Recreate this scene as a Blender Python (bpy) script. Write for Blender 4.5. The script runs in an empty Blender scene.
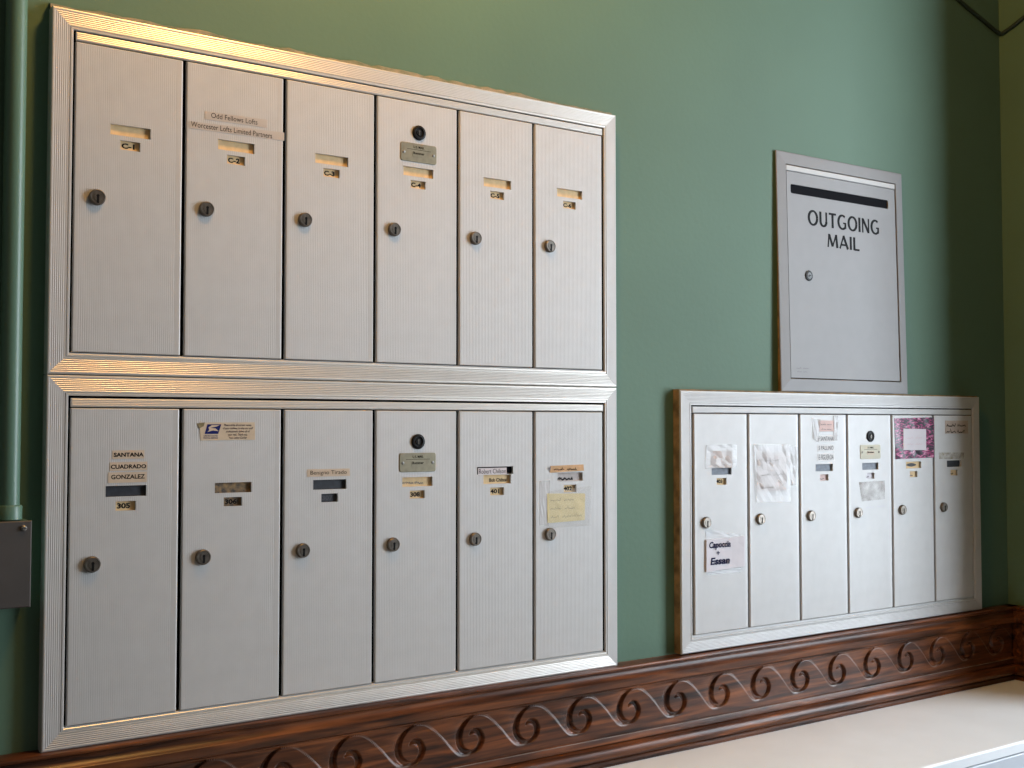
import bpy, math, random
import numpy as np
from mathutils import Vector

# ------------------------------------------------------------------ camera, light, exposure
IN = 0.0254                      # everything below is authored in inches
Z0 = 45.0                        # the floor lies 45 in below the foot of the mailboxes
scene = bpy.context.scene
col = scene.collection

cam_d = bpy.data.cameras.new('camera')
cam_d.sensor_fit = 'HORIZONTAL'; cam_d.sensor_width = 36.0
cam_d.lens = 1113.7152 / 1024 * 36.0
cam_d.clip_start = 0.02
cam = bpy.data.objects.new('camera', cam_d); col.objects.link(cam)
cam.location = (-10.7837 * IN, -56.9725 * IN, (15.5909 + Z0) * IN)
cam.rotation_euler = (math.radians(90 + 2.1), 0, math.radians(-33.413))
scene.camera = cam

world = bpy.data.worlds.new('world'); scene.world = world; world.use_nodes = True
bg = world.node_tree.nodes['Background']
bg.inputs['Color'].default_value = (0.80, 0.90, 1.0, 1); bg.inputs['Strength'].default_value = 9.0

vs = scene.view_settings
vs.view_transform = 'Standard'; vs.look = 'None'; vs.gamma = 1.0; vs.use_curve_mapping = False
vs.exposure = 1.0

# tall window in the far side wall, beyond the short pier that ends the mailbox wall (inches)
WX = 79.1                        # left face of the pier
PIER_Y = -14.0                   # the pier's free end
XR = 108.0                       # far side wall
FY = -112.0                      # wall behind the camera
WIN_Y = (-80.0, -35.0); WIN_Z = (-8.0, 72.0); WIN_T = 5.0
pl = bpy.data.lights.new('daylight_portal', 'AREA'); pl.shape = 'RECTANGLE'
pl.size = (WIN_Z[1] - WIN_Z[0]) * IN; pl.size_y = (WIN_Y[1] - WIN_Y[0]) * IN
pl.cycles.is_portal = True
po = bpy.data.objects.new('daylight_portal', pl); col.objects.link(po)
po.location = ((XR + WIN_T - 0.5) * IN, (WIN_Y[0] + WIN_Y[1]) / 2 * IN, ((WIN_Z[0] + WIN_Z[1]) / 2 + Z0) * IN)
po.rotation_euler = (0, math.radians(90), 0)

# ------------------------------------------------------------------ materials
MATS = {}
def mat(name, color, rough=0.5, metal=0.0, noise=0.0, nscale=8.0, bump=0.0, bscale=60.0, stretch=(1, 1, 1), color2=None,
        spec=0.5, emit=0.0):
    if name in MATS: return MATS[name]
    m = bpy.data.materials.new(name); m.use_nodes = True
    nt = m.node_tree; N = nt.nodes; L = nt.links
    b = N['Principled BSDF']
    b.inputs['Base Color'].default_value = (*color, 1)
    b.inputs['Roughness'].default_value = rough
    b.inputs['Metallic'].default_value = metal
    b.inputs['Specular IOR Level'].default_value = spec
    if emit:
        b.inputs['Emission Color'].default_value = (*color, 1); b.inputs['Emission Strength'].default_value = emit
    tc = N.new('ShaderNodeTexCoord'); mp = N.new('ShaderNodeMapping')
    mp.inputs['Scale'].default_value = stretch
    L.new(tc.outputs['Object'], mp.inputs['Vector'])
    if noise or color2:
        t = N.new('ShaderNodeTexNoise'); t.inputs['Scale'].default_value = nscale; t.inputs['Detail'].default_value = 6
        L.new(mp.outputs['Vector'], t.inputs['Vector'])
        r = N.new('ShaderNodeMix'); r.data_type = 'RGBA'
        c2 = color2 or tuple(c * (1 - noise) for c in color)
        r.inputs[6].default_value = (*color, 1); r.inputs[7].default_value = (*c2, 1)
        cr = N.new('ShaderNodeMapRange'); cr.inputs[1].default_value = 0.35; cr.inputs[2].default_value = 0.68
        L.new(t.outputs['Fac'], cr.inputs[0]); L.new(cr.outputs[0], r.inputs[0])
        L.new(r.outputs[2], b.inputs['Base Color'])
    if bump:
        t2 = N.new('ShaderNodeTexNoise'); t2.inputs['Scale'].default_value = bscale; t2.inputs['Detail'].default_value = 4
        L.new(mp.outputs['Vector'], t2.inputs['Vector'])
        bp = N.new('ShaderNodeBump'); bp.inputs['Strength'].default_value = bump; bp.inputs['Distance'].default_value = 0.002
        L.new(t2.outputs['Fac'], bp.inputs['Height']); L.new(bp.outputs['Normal'], b.inputs['Normal'])
    MATS[name] = m
    return m

def wood_mat():
    m = bpy.data.materials.new('carved_oak'); m.use_nodes = True
    nt = m.node_tree; N = nt.nodes; L = nt.links; b = N['Principled BSDF']
    tc = N.new('ShaderNodeTexCoord'); mp = N.new('ShaderNodeMapping'); mp.inputs['Scale'].default_value = (2.2, 30, 30)
    geo = N.new('ShaderNodeNewGeometry')
    L.new(geo.outputs['Position'], mp.inputs['Vector'])
    t = N.new('ShaderNodeTexNoise'); t.inputs['Scale'].default_value = 3.2; t.inputs['Detail'].default_value = 8; t.inputs['Distortion'].default_value = 0.6
    L.new(mp.outputs['Vector'], t.inputs['Vector'])
    cr = N.new('ShaderNodeValToRGB')
    e = cr.color_ramp.elements
    e[0].position = 0.32; e[0].color = (0.018, 0.006, 0.003, 1)
    e[1].position = 0.72; e[1].color = (0.23, 0.072, 0.022, 1)
    k = e.new(0.52); k.color = (0.095, 0.029, 0.010, 1)
    L.new(t.outputs['Fac'], cr.inputs[0])
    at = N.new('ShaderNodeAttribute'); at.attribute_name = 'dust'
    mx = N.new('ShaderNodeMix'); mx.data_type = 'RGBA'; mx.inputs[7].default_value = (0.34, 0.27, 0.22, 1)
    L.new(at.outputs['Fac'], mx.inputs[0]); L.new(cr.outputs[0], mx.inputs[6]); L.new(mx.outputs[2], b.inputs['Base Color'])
    b.inputs['Roughness'].default_value = 0.33; b.inputs['Specular IOR Level'].default_value = 0.32
    bp = N.new('ShaderNodeBump'); bp.inputs['Strength'].default_value = 0.25; bp.inputs['Distance'].default_value = 0.001
    L.new(t.outputs['Fac'], bp.inputs['Height']); L.new(bp.outputs['Normal'], b.inputs['Normal'])
    return m

def clear_mat(name, color, alpha, rough, patchy=0.0):
    m = bpy.data.materials.new(name); m.use_nodes = True
    nt = m.node_tree; N = nt.nodes; L = nt.links; b = N['Principled BSDF']
    b.inputs['Base Color'].default_value = (*color, 1); b.inputs['Roughness'].default_value = rough
    tr = N.new('ShaderNodeBsdfTransparent'); mx = N.new('ShaderNodeMixShader'); mx.inputs[0].default_value = alpha
    L.new(tr.outputs[0], mx.inputs[1]); L.new(b.outputs[0], mx.inputs[2])
    if patchy:
        tc = N.new('ShaderNodeTexCoord'); t = N.new('ShaderNodeTexNoise'); t.inputs['Scale'].default_value = patchy; t.inputs['Detail'].default_value = 5
        L.new(tc.outputs['Object'], t.inputs['Vector'])
        r = N.new('ShaderNodeMapRange'); r.inputs[1].default_value = 0.30; r.inputs[2].default_value = 0.72; r.inputs[4].default_value = alpha
        L.new(t.outputs['Fac'], r.inputs[0]); L.new(r.outputs[0], mx.inputs[0])
    L.new(mx.outputs[0], N['Material Output'].inputs['Surface'])
    return m

def wrap_mat():
    """printed magenta and black wrapping tape with diagonal streaks"""
    m = bpy.data.materials.new('patterned_tape'); m.use_nodes = True
    nt = m.node_tree; N = nt.nodes; L = nt.links; b = N['Principled BSDF']
    tc = N.new('ShaderNodeTexCoord'); mp = N.new('ShaderNodeMapping')
    mp.inputs['Rotation'].default_value = (0, math.radians(40), 0); mp.inputs['Scale'].default_value = (1, 1, 3.2)
    L.new(tc.outputs['Object'], mp.inputs['Vector'])
    t = N.new('ShaderNodeTexNoise'); t.inputs['Scale'].default_value = 70; t.inputs['Detail'].default_value = 3; t.inputs['Distortion'].default_value = 1.2
    L.new(mp.outputs['Vector'], t.inputs['Vector'])
    cr = N.new('ShaderNodeValToRGB'); cr.color_ramp.interpolation = 'LINEAR'
    e = cr.color_ramp.elements
    e[0].position = 0.43; e[0].color = (0.010, 0.007, 0.016, 1)
    e[1].position = 0.76; e[1].color = (0.62, 0.50, 0.56, 1)
    k = e.new(0.50); k.color = (0.09, 0.012, 0.06, 1)
    k = e.new(0.58); k.color = (0.46, 0.025, 0.17, 1)
    L.new(t.outputs['Fac'], cr.inputs[0]); L.new(cr.outputs[0], b.inputs['Base Color'])
    b.inputs['Roughness'].default_value = 0.3
    return m

WOOD = wood_mat()
ALU = mat('brushed_aluminium', (0.53, 0.525, 0.52), 0.46, 0.16, spec=0.4, noise=0.05, nscale=40)
ALUD = mat('smooth_aluminium', (0.225, 0.218, 0.216), 0.55, 0.08, noise=0.04, nscale=30)
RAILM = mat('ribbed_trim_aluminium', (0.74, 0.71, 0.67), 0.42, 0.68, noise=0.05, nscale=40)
DARK = mat('recess_shade_black', (0.003, 0.0032, 0.005), 0.8, spec=0.1)  # near-black colour stands in for the shade inside gaps and slots
BLACK = mat('black_enamel', (0.008, 0.008, 0.009), 0.5, spec=0.2)
NICKEL = mat('aged_nickel', (0.20, 0.175, 0.15), 0.38, 0.85, noise=0.4, nscale=160)
STEEL = mat('bright_steel', (0.36, 0.35, 0.34), 0.35, 0.9)
BRASS = mat('dull_brass_plate', (0.30, 0.27, 0.19), 0.45, 0.6, noise=0.2, nscale=100)
INK = mat('black_ink', (0.004, 0.004, 0.005), 0.7, spec=0.15)
NAVY = mat('navy_ink', (0.005, 0.007, 0.045), 0.7, spec=0.2)
PENCIL = mat('faint_pencil', (0.24, 0.22, 0.16), 0.7)
GREYINK = mat('grey_ink', (0.16, 0.15, 0.16), 0.7)
TAN = mat('tan_card', (0.80, 0.57, 0.30), 0.7, noise=0.15, nscale=120)
CREAM = mat('cream_strip', (0.60, 0.48, 0.36), 0.6, noise=0.12, nscale=80)
PALE = mat('pale_paper', (0.54, 0.47, 0.44), 0.7, noise=0.10, nscale=60, bump=0.3, bscale=150)
WHITEP = mat('white_paper', (0.66, 0.62, 0.65), 0.7, noise=0.05, nscale=60)
PINKP = mat('pink_card', (0.70, 0.50, 0.46), 0.7, noise=0.1, nscale=100)
ORANGEP = mat('orange_strip', (0.62, 0.36, 0.16), 0.6, noise=0.2, nscale=100)
YELLOWP = mat('yellow_note_paper', (0.72, 0.62, 0.34), 0.7, noise=0.08, nscale=60)
GREYCARD = mat('grey_card', (0.20, 0.22, 0.26), 0.6, noise=0.3, nscale=150)
DARKCARD = mat('dark_card', (0.030, 0.032, 0.042), 0.6, noise=0.4, nscale=150)
RUSTCARD = mat('worn_dark_card', (0.05, 0.045, 0.04), 0.6, color2=(0.34, 0.20, 0.08), nscale=160)
CLEAR_STRIP = mat('silvery_strip', (0.54, 0.49, 0.45), 0.45, 0.3, noise=0.05)
TAPE = clear_mat('clear_tape', (0.80, 0.80, 0.82), 0.34, 0.22)
TAPEW = clear_mat('crinkled_tape', (0.80, 0.79, 0.80), 0.36, 0.2)
GLASS = clear_mat('window_glass', (0.9, 0.95, 1.0), 0.04, 0.02)
RESIDUE = clear_mat('adhesive_residue', (0.38, 0.33, 0.29), 0.5, 0.7, 45)
WRAP = wrap_mat()
BLUE = mat('postal_blue', (0.006, 0.012, 0.12), 0.6, spec=0.2)
RED = mat('postal_red', (0.5, 0.03, 0.03), 0.5)
GREEN = mat('green_wall_paint', (0.106, 0.188, 0.130), 0.6, spec=0.3, noise=0.10, nscale=3.0, bump=0.12, bscale=120)
GREENP = mat('green_pipe_paint', (0.095, 0.185, 0.140), 0.38, bump=0.1, bscale=200)
CREAMWALL = mat('far_wall_paint', (0.14, 0.135, 0.12), 0.7)
CEIL = mat('ceiling_paint', (0.26, 0.24, 0.20), 0.8)
FLOOR = mat('floor_tile', (0.09, 0.07, 0.055), 0.5, noise=0.3, nscale=6)
BOXM = mat('box_grey_paint', (0.070, 0.062, 0.058), 0.55, noise=0.2, nscale=20)
BOARD = mat('raw_board_edge', (0.30, 0.19, 0.085), 0.8, color2=(0.10, 0.07, 0.03), nscale=40)
CAULK = mat('chipped_plaster', (0.30, 0.26, 0.19), 0.9, color2=(0.12, 0.15, 0.10), nscale=60)
BENCH = mat('white_enamel', (0.89, 0.90, 0.91), 0.42, noise=0.04, nscale=12)
BENCHM = mat('white_metal_edge', (0.62, 0.64, 0.68), 0.35)
CABLE = mat('dark_cable_jacket', (0.02, 0.035, 0.025), 0.5)
FRAMEW = mat('window_frame_paint', (0.60, 0.58, 0.54), 0.5)
LAMPG = mat('lamp_glass', (1.0, 0.56, 0.20), 0.5, emit=5.0)
LAMPM = mat('lamp_metal', (0.30, 0.22, 0.12), 0.35, 0.9)

# ------------------------------------------------------------------ mesh helpers (inches)
W = {}                           # world position of every object's origin, in inches
def link(o, loc, parent):
    col.objects.link(o)
    base = W[parent.name] if parent else (0, 0, -Z0)
    o.parent = parent
    o.location = tuple((loc[i] - base[i]) * IN for i in range(3))
    W[o.name] = tuple(loc)
    return o
def mesh(name, verts, faces, mats, midx=None, smooth=False):
    me = bpy.data.meshes.new(name)
    me.from_pydata([(v[0] * IN, v[1] * IN, v[2] * IN) for v in verts], [], faces)
    for m in (mats if isinstance(mats, (list, tuple)) else [mats]): me.materials.append(m)
    if midx: me.polygons.foreach_set('material_index', midx)
    if smooth: me.polygons.foreach_set('use_smooth', [True] * len(me.polygons))
    me.update()
    return me
def put(name, me, loc=(0, 0, 0), parent=None, label=None, cat=None, group=None, kind=None):
    o = bpy.data.objects.new(name, me); link(o, loc, parent)
    tag(o, label, cat, group, kind)
    return o
def tag(o, label=None, cat=None, group=None, kind=None):
    if label: o['label'] = label
    if cat: o['category'] = cat
    if group: o['group'] = group
    if kind: o['kind'] = kind
def empty(name, loc, label, cat, group=None):
    o = bpy.data.objects.new(name, None); o.empty_display_size = 0.05
    link(o, loc, None); tag(o, label, cat, group)
    return o

class G:
    """collects geometry for one mesh"""
    def __init__(s): s.v = []; s.f = []; s.m = []
    def add(s, v, f, mi=0):
        k = len(s.v); s.v += [tuple(p) for p in v]; s.f += [tuple(i + k for i in q) for q in f]; s.m += [mi] * len(f)
    def box(s, x0, y0, z0, x1, y1, z1, mi=0):
        s.add([(x0, y0, z0), (x1, y0, z0), (x1, y1, z0), (x0, y1, z0), (x0, y0, z1), (x1, y0, z1), (x1, y1, z1), (x0, y1, z1)],
              [(0, 3, 2, 1), (4, 5, 6, 7), (0, 1, 5, 4), (1, 2, 6, 5), (2, 3, 7, 6), (3, 0, 4, 7)], mi)
    def bevbox(s, x0, y0, z0, x1, y1, z1, b, mi=0):
        """box whose front face (-y) edges are bevelled"""
        v = [(x0, y1, z0), (x1, y1, z0), (x1, y1, z1), (x0, y1, z1), (x0, y0 + b, z0), (x1, y0 + b, z0), (x1, y0 + b, z1), (x0, y0 + b, z1),
             (x0 + b, y0, z0 + b), (x1 - b, y0, z0 + b), (x1 - b, y0, z1 - b), (x0 + b, y0, z1 - b)]
        f = [(3, 2, 1, 0)]
        for a in (0, 4):
            for i in range(4):
                j = (i + 1) % 4; f.append((a + i, a + j, a + 4 + j, a + 4 + i))
        f.append((8, 9, 10, 11)); s.add(v, f, mi)
    def lathe_y(s, prof, n=28, cx=0, cz=0, mi=0, squash=None):
        """profile [(r, y)] turned about the y axis; last point closed with a cap"""
        v = []; f = []
        for r, y in prof:
            for i in range(n):
                a = 2 * math.pi * i / n; v.append((cx + r * math.cos(a), y, cz + r * math.sin(a)))
        for k in range(len(prof) - 1):
            for i in range(n):
                j = (i + 1) % n; f.append((k * n + i, k * n + j, (k + 1) * n + j, (k + 1) * n + i))
        f.append(tuple(range((len(prof) - 1) * n, len(prof) * n)))
        s.add(v, f, mi)
    def lathe_z(s, prof, n=24, cx=0, cy=0, mi=0):
        v = []; f = []
        for r, z in prof:
            for i in range(n):
                a = 2 * math.pi * i / n; v.append((cx + r * math.cos(a), cy + r * math.sin(a), z))
        for k in range(len(prof) - 1):
            for i in range(n):
                j = (i + 1) % n; f.append((k * n + i, k * n + j, (k + 1) * n + j, (k + 1) * n + i))
        f.append(tuple(range(n))[::-1]); f.append(tuple(range((len(prof) - 1) * n, len(prof) * n)))
        s.add(v, f, mi)
    def strip(s, pts, ws, y0=0.0, th=0.006, mi=0):
        """flat pen stroke in the xz plane: points and full widths"""
        n = len(pts); v = []
        for i, (x, z) in enumerate(pts):
            a = pts[max(i - 1, 0)]; b = pts[min(i + 1, n - 1)]
            dx, dz = b[0] - a[0], b[1] - a[1]; l = math.hypot(dx, dz) or 1
            nx, nz = -dz / l, dx / l; w = (ws[i] if hasattr(ws, '__len__') else ws) / 2
            v += [(x + nx * w, y0 - th, z + nz * w), (x - nx * w, y0 - th, z - nz * w)]
        s.add(v, [(2 * i, 2 * i + 1, 2 * i + 3, 2 * i + 2) for i in range(n - 1)], mi)
    def mesh(s, name, mats, smooth=False): return mesh(name, s.v, s.f, mats, s.m, smooth)

def smooth_by_angle(me, ang=35):
    me.polygons.foreach_set('use_smooth', [True] * len(me.polygons))
    me.set_sharp_from_angle(angle=math.radians(ang))

def sheet(name, corners, mats, nx=6, nz=6, wob=0.0, seed=0, th=0.012, curl=0.0):
    """thin paper sheet between four corners TL, TR, BR, BL in (x, z), local; front at y=-th, slightly uneven, real thickness"""
    rnd = random.Random(seed); TL, TR, BR, BL = corners; v = []; f = []
    for j in range(nz + 1):
        t = j / nz
        for i in range(nx + 1):
            u = i / nx
            x = (TL[0] * (1 - u) + TR[0] * u) * (1 - t) + (BL[0] * (1 - u) + BR[0] * u) * t
            z = (TL[1] * (1 - u) + TR[1] * u) * (1 - t) + (BL[1] * (1 - u) + BR[1] * u) * t
            v.append((x, -th - abs(rnd.gauss(0, wob)) - curl * (2 * u - 1) ** 2, z))
    n = nx + 1
    for j in range(nz):
        for i in range(nx): f.append((j * n + i, (j + 1) * n + i, (j + 1) * n + i + 1, j * n + i + 1))
    k = len(v)
    ring = [i for i in range(n)] + [j * n + nx for j in range(1, nz + 1)] + [nz * n + i for i in range(nx - 1, -1, -1)] + [j * n for j in range(nz - 1, 0, -1)]
    v += [(v[i][0], 0.0, v[i][2]) for i in ring]
    m = len(ring)
    for i in range(m): f.append((ring[i], ring[(i + 1) % m], k + (i + 1) % m, k + i))
    return mesh(name, v, f, mats)

def text_geo(s, rect, y=-0.02, shear=0.0, bold=0.0):
    """mesh of a word fitted to rect (x0, z0, x1, z1)"""
    c = bpy.data.curves.new('t', 'FONT'); c.body = s; c.shear = shear; c.offset = bold; c.resolution_u = 3; c.align_x = 'CENTER'
    o = bpy.data.objects.new('t', c); col.objects.link(o)
    dg = bpy.context.evaluated_depsgraph_get()
    me = bpy.data.meshes.new_from_object(o.evaluated_get(dg))
    vs_ = np.array([v.co[:] for v in me.vertices]); fs = [tuple(p.vertices) for p in me.polygons]
    bpy.data.objects.remove(o); bpy.data.curves.remove(c); bpy.data.meshes.remove(me)
    lo, hi = vs_.min(0), vs_.max(0); x0, z0, x1, z1 = rect
    out = [(x0 + (p[0] - lo[0]) / (hi[0] - lo[0]) * (x1 - x0), y, z0 + (p[1] - lo[1]) / (hi[1] - lo[1]) * (z1 - z0)) for p in vs_]
    return out, fs
def scribble(g, x0, x1, z, h, y, seed, w=0.03, words=2):
    """illegible handwriting: a wavering pen line with loops, broken into words"""
    rnd = random.Random(seed); L_ = (x1 - x0) / words
    for k in range(words):
        a = x0 + k * L_; b = a + L_ * rnd.uniform(0.7, 0.88); n = max(8, int((b - a) / (h * 0.16))); pts = []
        for i in range(n):
            u = i / (n - 1)
            pts.append((a + (b - a) * u + rnd.uniform(-.1, .1) * h, z + h * (0.5 * rnd.random() * (1.6 if i % 5 == 0 else 1.0)) * (1 if i % 2 else 0.1)))
        g.strip(pts, w, y)

# ------------------------------------------------------------------ the room
WALL_Y = 0.75; LX = -62.0; CZ = 116.0; FZ = -Z0
def struct(name, g, m, smooth=False, loc=(0, 0, 0)):
    return put(name, g.mesh(name, m, smooth) if isinstance(g, G) else g, loc, None, kind='structure')

X1 = XR + WIN_T
g = G(); g.box(LX - 6, WALL_Y, FZ, X1, WALL_Y + 6, CZ); struct('wall_back', g, GREEN)
g = G(); g.box(LX - 6, FY, FZ, LX, WALL_Y, CZ); struct('wall_left', g, CREAMWALL)
g = G(); g.box(LX - 6, FY - 6, FZ, X1, FY, CZ); struct('wall_front', g, CREAMWALL)
g = G(); g.box(WX, PIER_Y, FZ, WX + 7, WALL_Y, CZ); struct('wall_right', g, GREEN)
g = G(); g.box(LX - 6, FY - 6, FZ - 4, X1, WALL_Y + 6, FZ); struct('floor', g, FLOOR)
g = G(); g.box(LX - 6, FY - 6, CZ, X1, WALL_Y + 6, CZ + 4); struct('ceiling', g, CEIL)
g = G()
g.box(XR, WIN_Y[1], FZ, X1, WALL_Y, CZ); g.box(XR, FY, FZ, X1, WIN_Y[0], CZ)
g.box(XR, WIN_Y[0], FZ, X1, WIN_Y[1], WIN_Z[0]); g.box(XR, WIN_Y[0], WIN_Z[1], X1, WIN_Y[1], CZ)
struct('wall_far_right', g, CREAMWALL)
# window: frame, sashes, panes
win = put('window_1', None, (X1 - 2.6, WIN_Y[1], WIN_Z[0]), None, kind='structure')
g = G(); yw = WIN_Y[1] - WIN_Y[0]; zh = WIN_Z[1] - WIN_Z[0]
g.box(0, -1.2, 0, 1.6, 0, zh); g.box(0, -yw, 0, 1.6, -yw + 1.2, zh); g.box(0, -yw, 0, 1.6, 0, 1.4); g.box(0, -yw, zh - 1.2, 1.6, 0, zh)
put('window_frame', g.mesh('window_frame', FRAMEW), W[win.name], win)
g = G(); g.box(0.2, -yw + 1.2, zh / 2 - 0.8, 1.4, -1.2, zh / 2 + 0.8)
put('meeting_rail', g.mesh('meeting_rail', FRAMEW), W[win.name], win)
for a, b in ((1.4, zh / 2 - 0.8), (zh / 2 + 0.8, zh - 1.2)):
    g = G(); g.box(0.7, -yw + 1.2, a, 0.82, -1.2, b)
    put('pane', g.mesh('pane', GLASS), W[win.name], win)

# ------------------------------------------------------------------ carved oak rail along the back wall
def rail_profile():
    p = [(WALL_Y, 0.0), (-0.34, 0.0), (-0.43, -0.03), (-0.47, -0.10), (-0.45, -0.19), (-0.38, -0.24), (-0.30, -0.27), (-0.30, -0.36)]
    for i in range(7):                                     # small cyma
        t = i / 6; p.append((-0.32 - 0.26 * t ** 1.6, -0.38 - 0.34 * t))
    p += [(-0.62, -0.74), (-0.66, -0.78), (-0.66, -1.22), (-0.60, -1.30), (-0.46, -1.36), (-0.34, -1.42), (-0.12, -1.42)]
    p += [(-0.12, -4.25), (-0.34, -4.25), (-0.42, -4.30), (-0.45, -4.38), (-0.45, -4.74), (-0.36, -4.80)]
    for i in range(13):                                    # big half-round
        a = math.radians(70 - 140 * i / 12); p.append((-0.48 - 0.46 * math.cos(a), -5.26 + 0.43 * math.sin(a)))
    p += [(-0.50, -5.72), (-0.58, -5.80), (-0.58, -5.98), (-0.66, -6.05), (-0.66, -9.0), (WALL_Y, -9.0)]
    return p
prof = rail_profile()
def extrude(prof, a, b, axis):
    n = len(prof); v = []
    for e in (a, b):
        for d, z in prof: v.append((e, d, z) if axis == 'x' else (d, e, z))
    f = [(i, (i + 1) % n, n + (i + 1) % n, n + i) for i in range(n)]
    f += [tuple(range(n))[::-1], tuple(range(n, 2 * n))]
    if axis == 'y': f = [q[::-1] for q in f]
    return v, f
v, f = extrude(prof, LX + 0.1, WX, 'x')
me = mesh('trim_1', v, f, WOOD); smooth_by_angle(me, 40)
trim1 = put('trim_1', me, (0, 0, 0), None, kind='structure')
profr = [(WX - WALL_Y + d, z) for d, z in prof]
v, f = extrude(profr, PIER_Y, WALL_Y, 'y')
me = mesh('trim_2', v, f, WOOD); smooth_by_angle(me, 40)
trim2 = put('trim_2', me, (0, 0, 0), None, kind='structure')

def catmull(P, n=10):
    out = []
    Q = [P[0]] + list(P) + [P[-1]]
    for i in range(1, len(Q) - 2):
        p0, p1, p2, p3 = [np.array(q, float) for q in Q[i - 1:i + 3]]
        for k in range(n):
            t = k / n
            out.append(0.5 * ((2 * p1) + (-p0 + p2) * t + (2 * p0 - 5 * p1 + 4 * p2 - p3) * t ** 2 + (-p0 + 3 * p1 - 3 * p2 + p3) * t ** 3))
    out.append(np.array(P[-1], float)); return np.array(out)
PER = 4.0
def scroll_tile():
    """one repeat of the running wave scroll carved into the frieze, as relief"""
    th = np.array([62, 90, 115, 150, 180, 225, 270, 315, 360, 405, 440, 470.])
    rr = np.array([1.55, 1.32, 1.12, 0.94, 0.84, 0.75, 0.70, 0.71, 0.70, 0.62, 0.50, 0.36])
    ww = np.array([0.05, 0.10, 0.20, 0.34, 0.38, 0.32, 0.20, 0.28, 0.36, 0.31, 0.22, 0.08])
    tt = np.linspace(62, 470, 90); r = np.interp(tt, th, rr); w = np.interp(tt, th, ww)
    ch = np.stack([r * np.cos(np.radians(tt)), r * np.sin(np.radians(tt))], 1)
    S = catmull([(-0.5, 1.02), (0.1, 1.33), (0.7, 1.38), (1.3, 1.08), (2.1, 0.33), (2.7, -0.36), (3.2, -0.78), (3.75, -0.84), (4.15, -0.69)])
    nu, nv = 124, 88; z_lo, z_hi = -1.30, 1.53
    U, Vv = np.meshgrid(np.linspace(-PER / 2, PER / 2, nu + 1), np.linspace(z_lo, z_hi, nv + 1))
    pts = np.stack([U.ravel(), Vv.ravel()], 1)
    depth = np.zeros(len(pts)); dust = np.zeros(len(pts)); dcmin = np.full(len(pts), 9.0)
    for off in (-PER, 0, PER):
        q = pts - np.array([off, 0])
        d = np.linalg.norm(q[:, None, :] - ch[None], axis=2); k = d.argmin(1); dm = d[np.arange(len(q)), k]
        t = np.clip(1.25 - dm / (w[k] / 2 * 1.15), 0, 1); depth = np.maximum(depth, 0.26 * t * t * (3 - 2 * t) * np.clip(w[k] / 0.22, 0.15, 1))
        left = (k < 42); dcmin = np.where(left, np.minimum(dcmin, dm), dcmin)
        ds = np.linalg.norm(q[:, None, :] - S[None], axis=2); ks = ds.argmin(1); dsm = ds.min(1)
        line = np.clip(1 - dsm / 0.06, 0, 1); depth = np.maximum(depth, 0.035 * line)
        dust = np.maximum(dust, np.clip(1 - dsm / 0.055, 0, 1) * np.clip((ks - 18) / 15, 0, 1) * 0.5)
        # ground between this wave's slope and the next scroll
        sv = np.interp(q[:, 0], S[18:, 0], S[18:, 1], left=9, right=9)
        nxt = q - np.array([PER, 0]); rn = np.linalg.norm(nxt, axis=1); an = np.degrees(np.arctan2(nxt[:, 1], nxt[:, 0])) % 360
        rim = np.interp(an, tt[tt < 270], r[tt < 270]); ground = (q[:, 1] > sv) & (rn > rim) & (an > 62) & (an < 272)
        gd = 0.030 + 0.10 * np.exp(-np.maximum(rn - rim, 0) / 0.5)
        edge = np.clip((q[:, 1] - sv) / 0.10, 0, 1) * np.clip((1.48 - q[:, 1]) / 0.1, 0, 1)
        depth = np.maximum(depth, np.where(ground, gd * edge, 0))
    v = [(p[0], d, p[1]) for p, d in zip(pts, depth)]
    n = nu + 1; f = [(j * n + i, j * n + i + 1, (j + 1) * n + i + 1, (j + 1) * n + i) for j in range(nv) for i in range(nu)]
    # sides, so that each piece is a slab
    k = len(v); ring = list(range(n)) + [j * n + nu for j in range(1, nv + 1)] + [nv * n + i for i in range(nu - 1, -1, -1)] + [j * n for j in range(nv - 1, 0, -1)]
    m_ = len(ring); nf = len(f)
    v += [v[i] for i in ring] + [(v[i][0], 0.24, v[i][2]) for i in ring]
    f += [(k + (i + 1) % m_, k + i, k + m_ + i, k + m_ + (i + 1) % m_) for i in range(m_)]
    me = mesh('wave_scroll', v, f, WOOD)
    me.polygons.foreach_set('use_smooth', [True] * nf + [False] * m_)
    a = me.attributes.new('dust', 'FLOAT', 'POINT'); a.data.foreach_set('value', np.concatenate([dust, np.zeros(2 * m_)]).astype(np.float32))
    return me
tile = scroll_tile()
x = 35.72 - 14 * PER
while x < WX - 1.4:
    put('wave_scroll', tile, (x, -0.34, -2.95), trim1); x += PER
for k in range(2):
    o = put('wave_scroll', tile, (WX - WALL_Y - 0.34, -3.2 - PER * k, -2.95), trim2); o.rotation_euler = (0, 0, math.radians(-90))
# dusty fillet line on the bead below the carving
g = G(); g.box(LX + 0.1, -0.455, -4.36, WX - 1.3, -0.40, -4.315)
put('bead_line', g.mesh('bead_line', mat('dusty_bead', (0.24, 0.17, 0.13), 0.6, noise=0.6, nscale=30)), (0, 0, 0), trim1)

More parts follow.
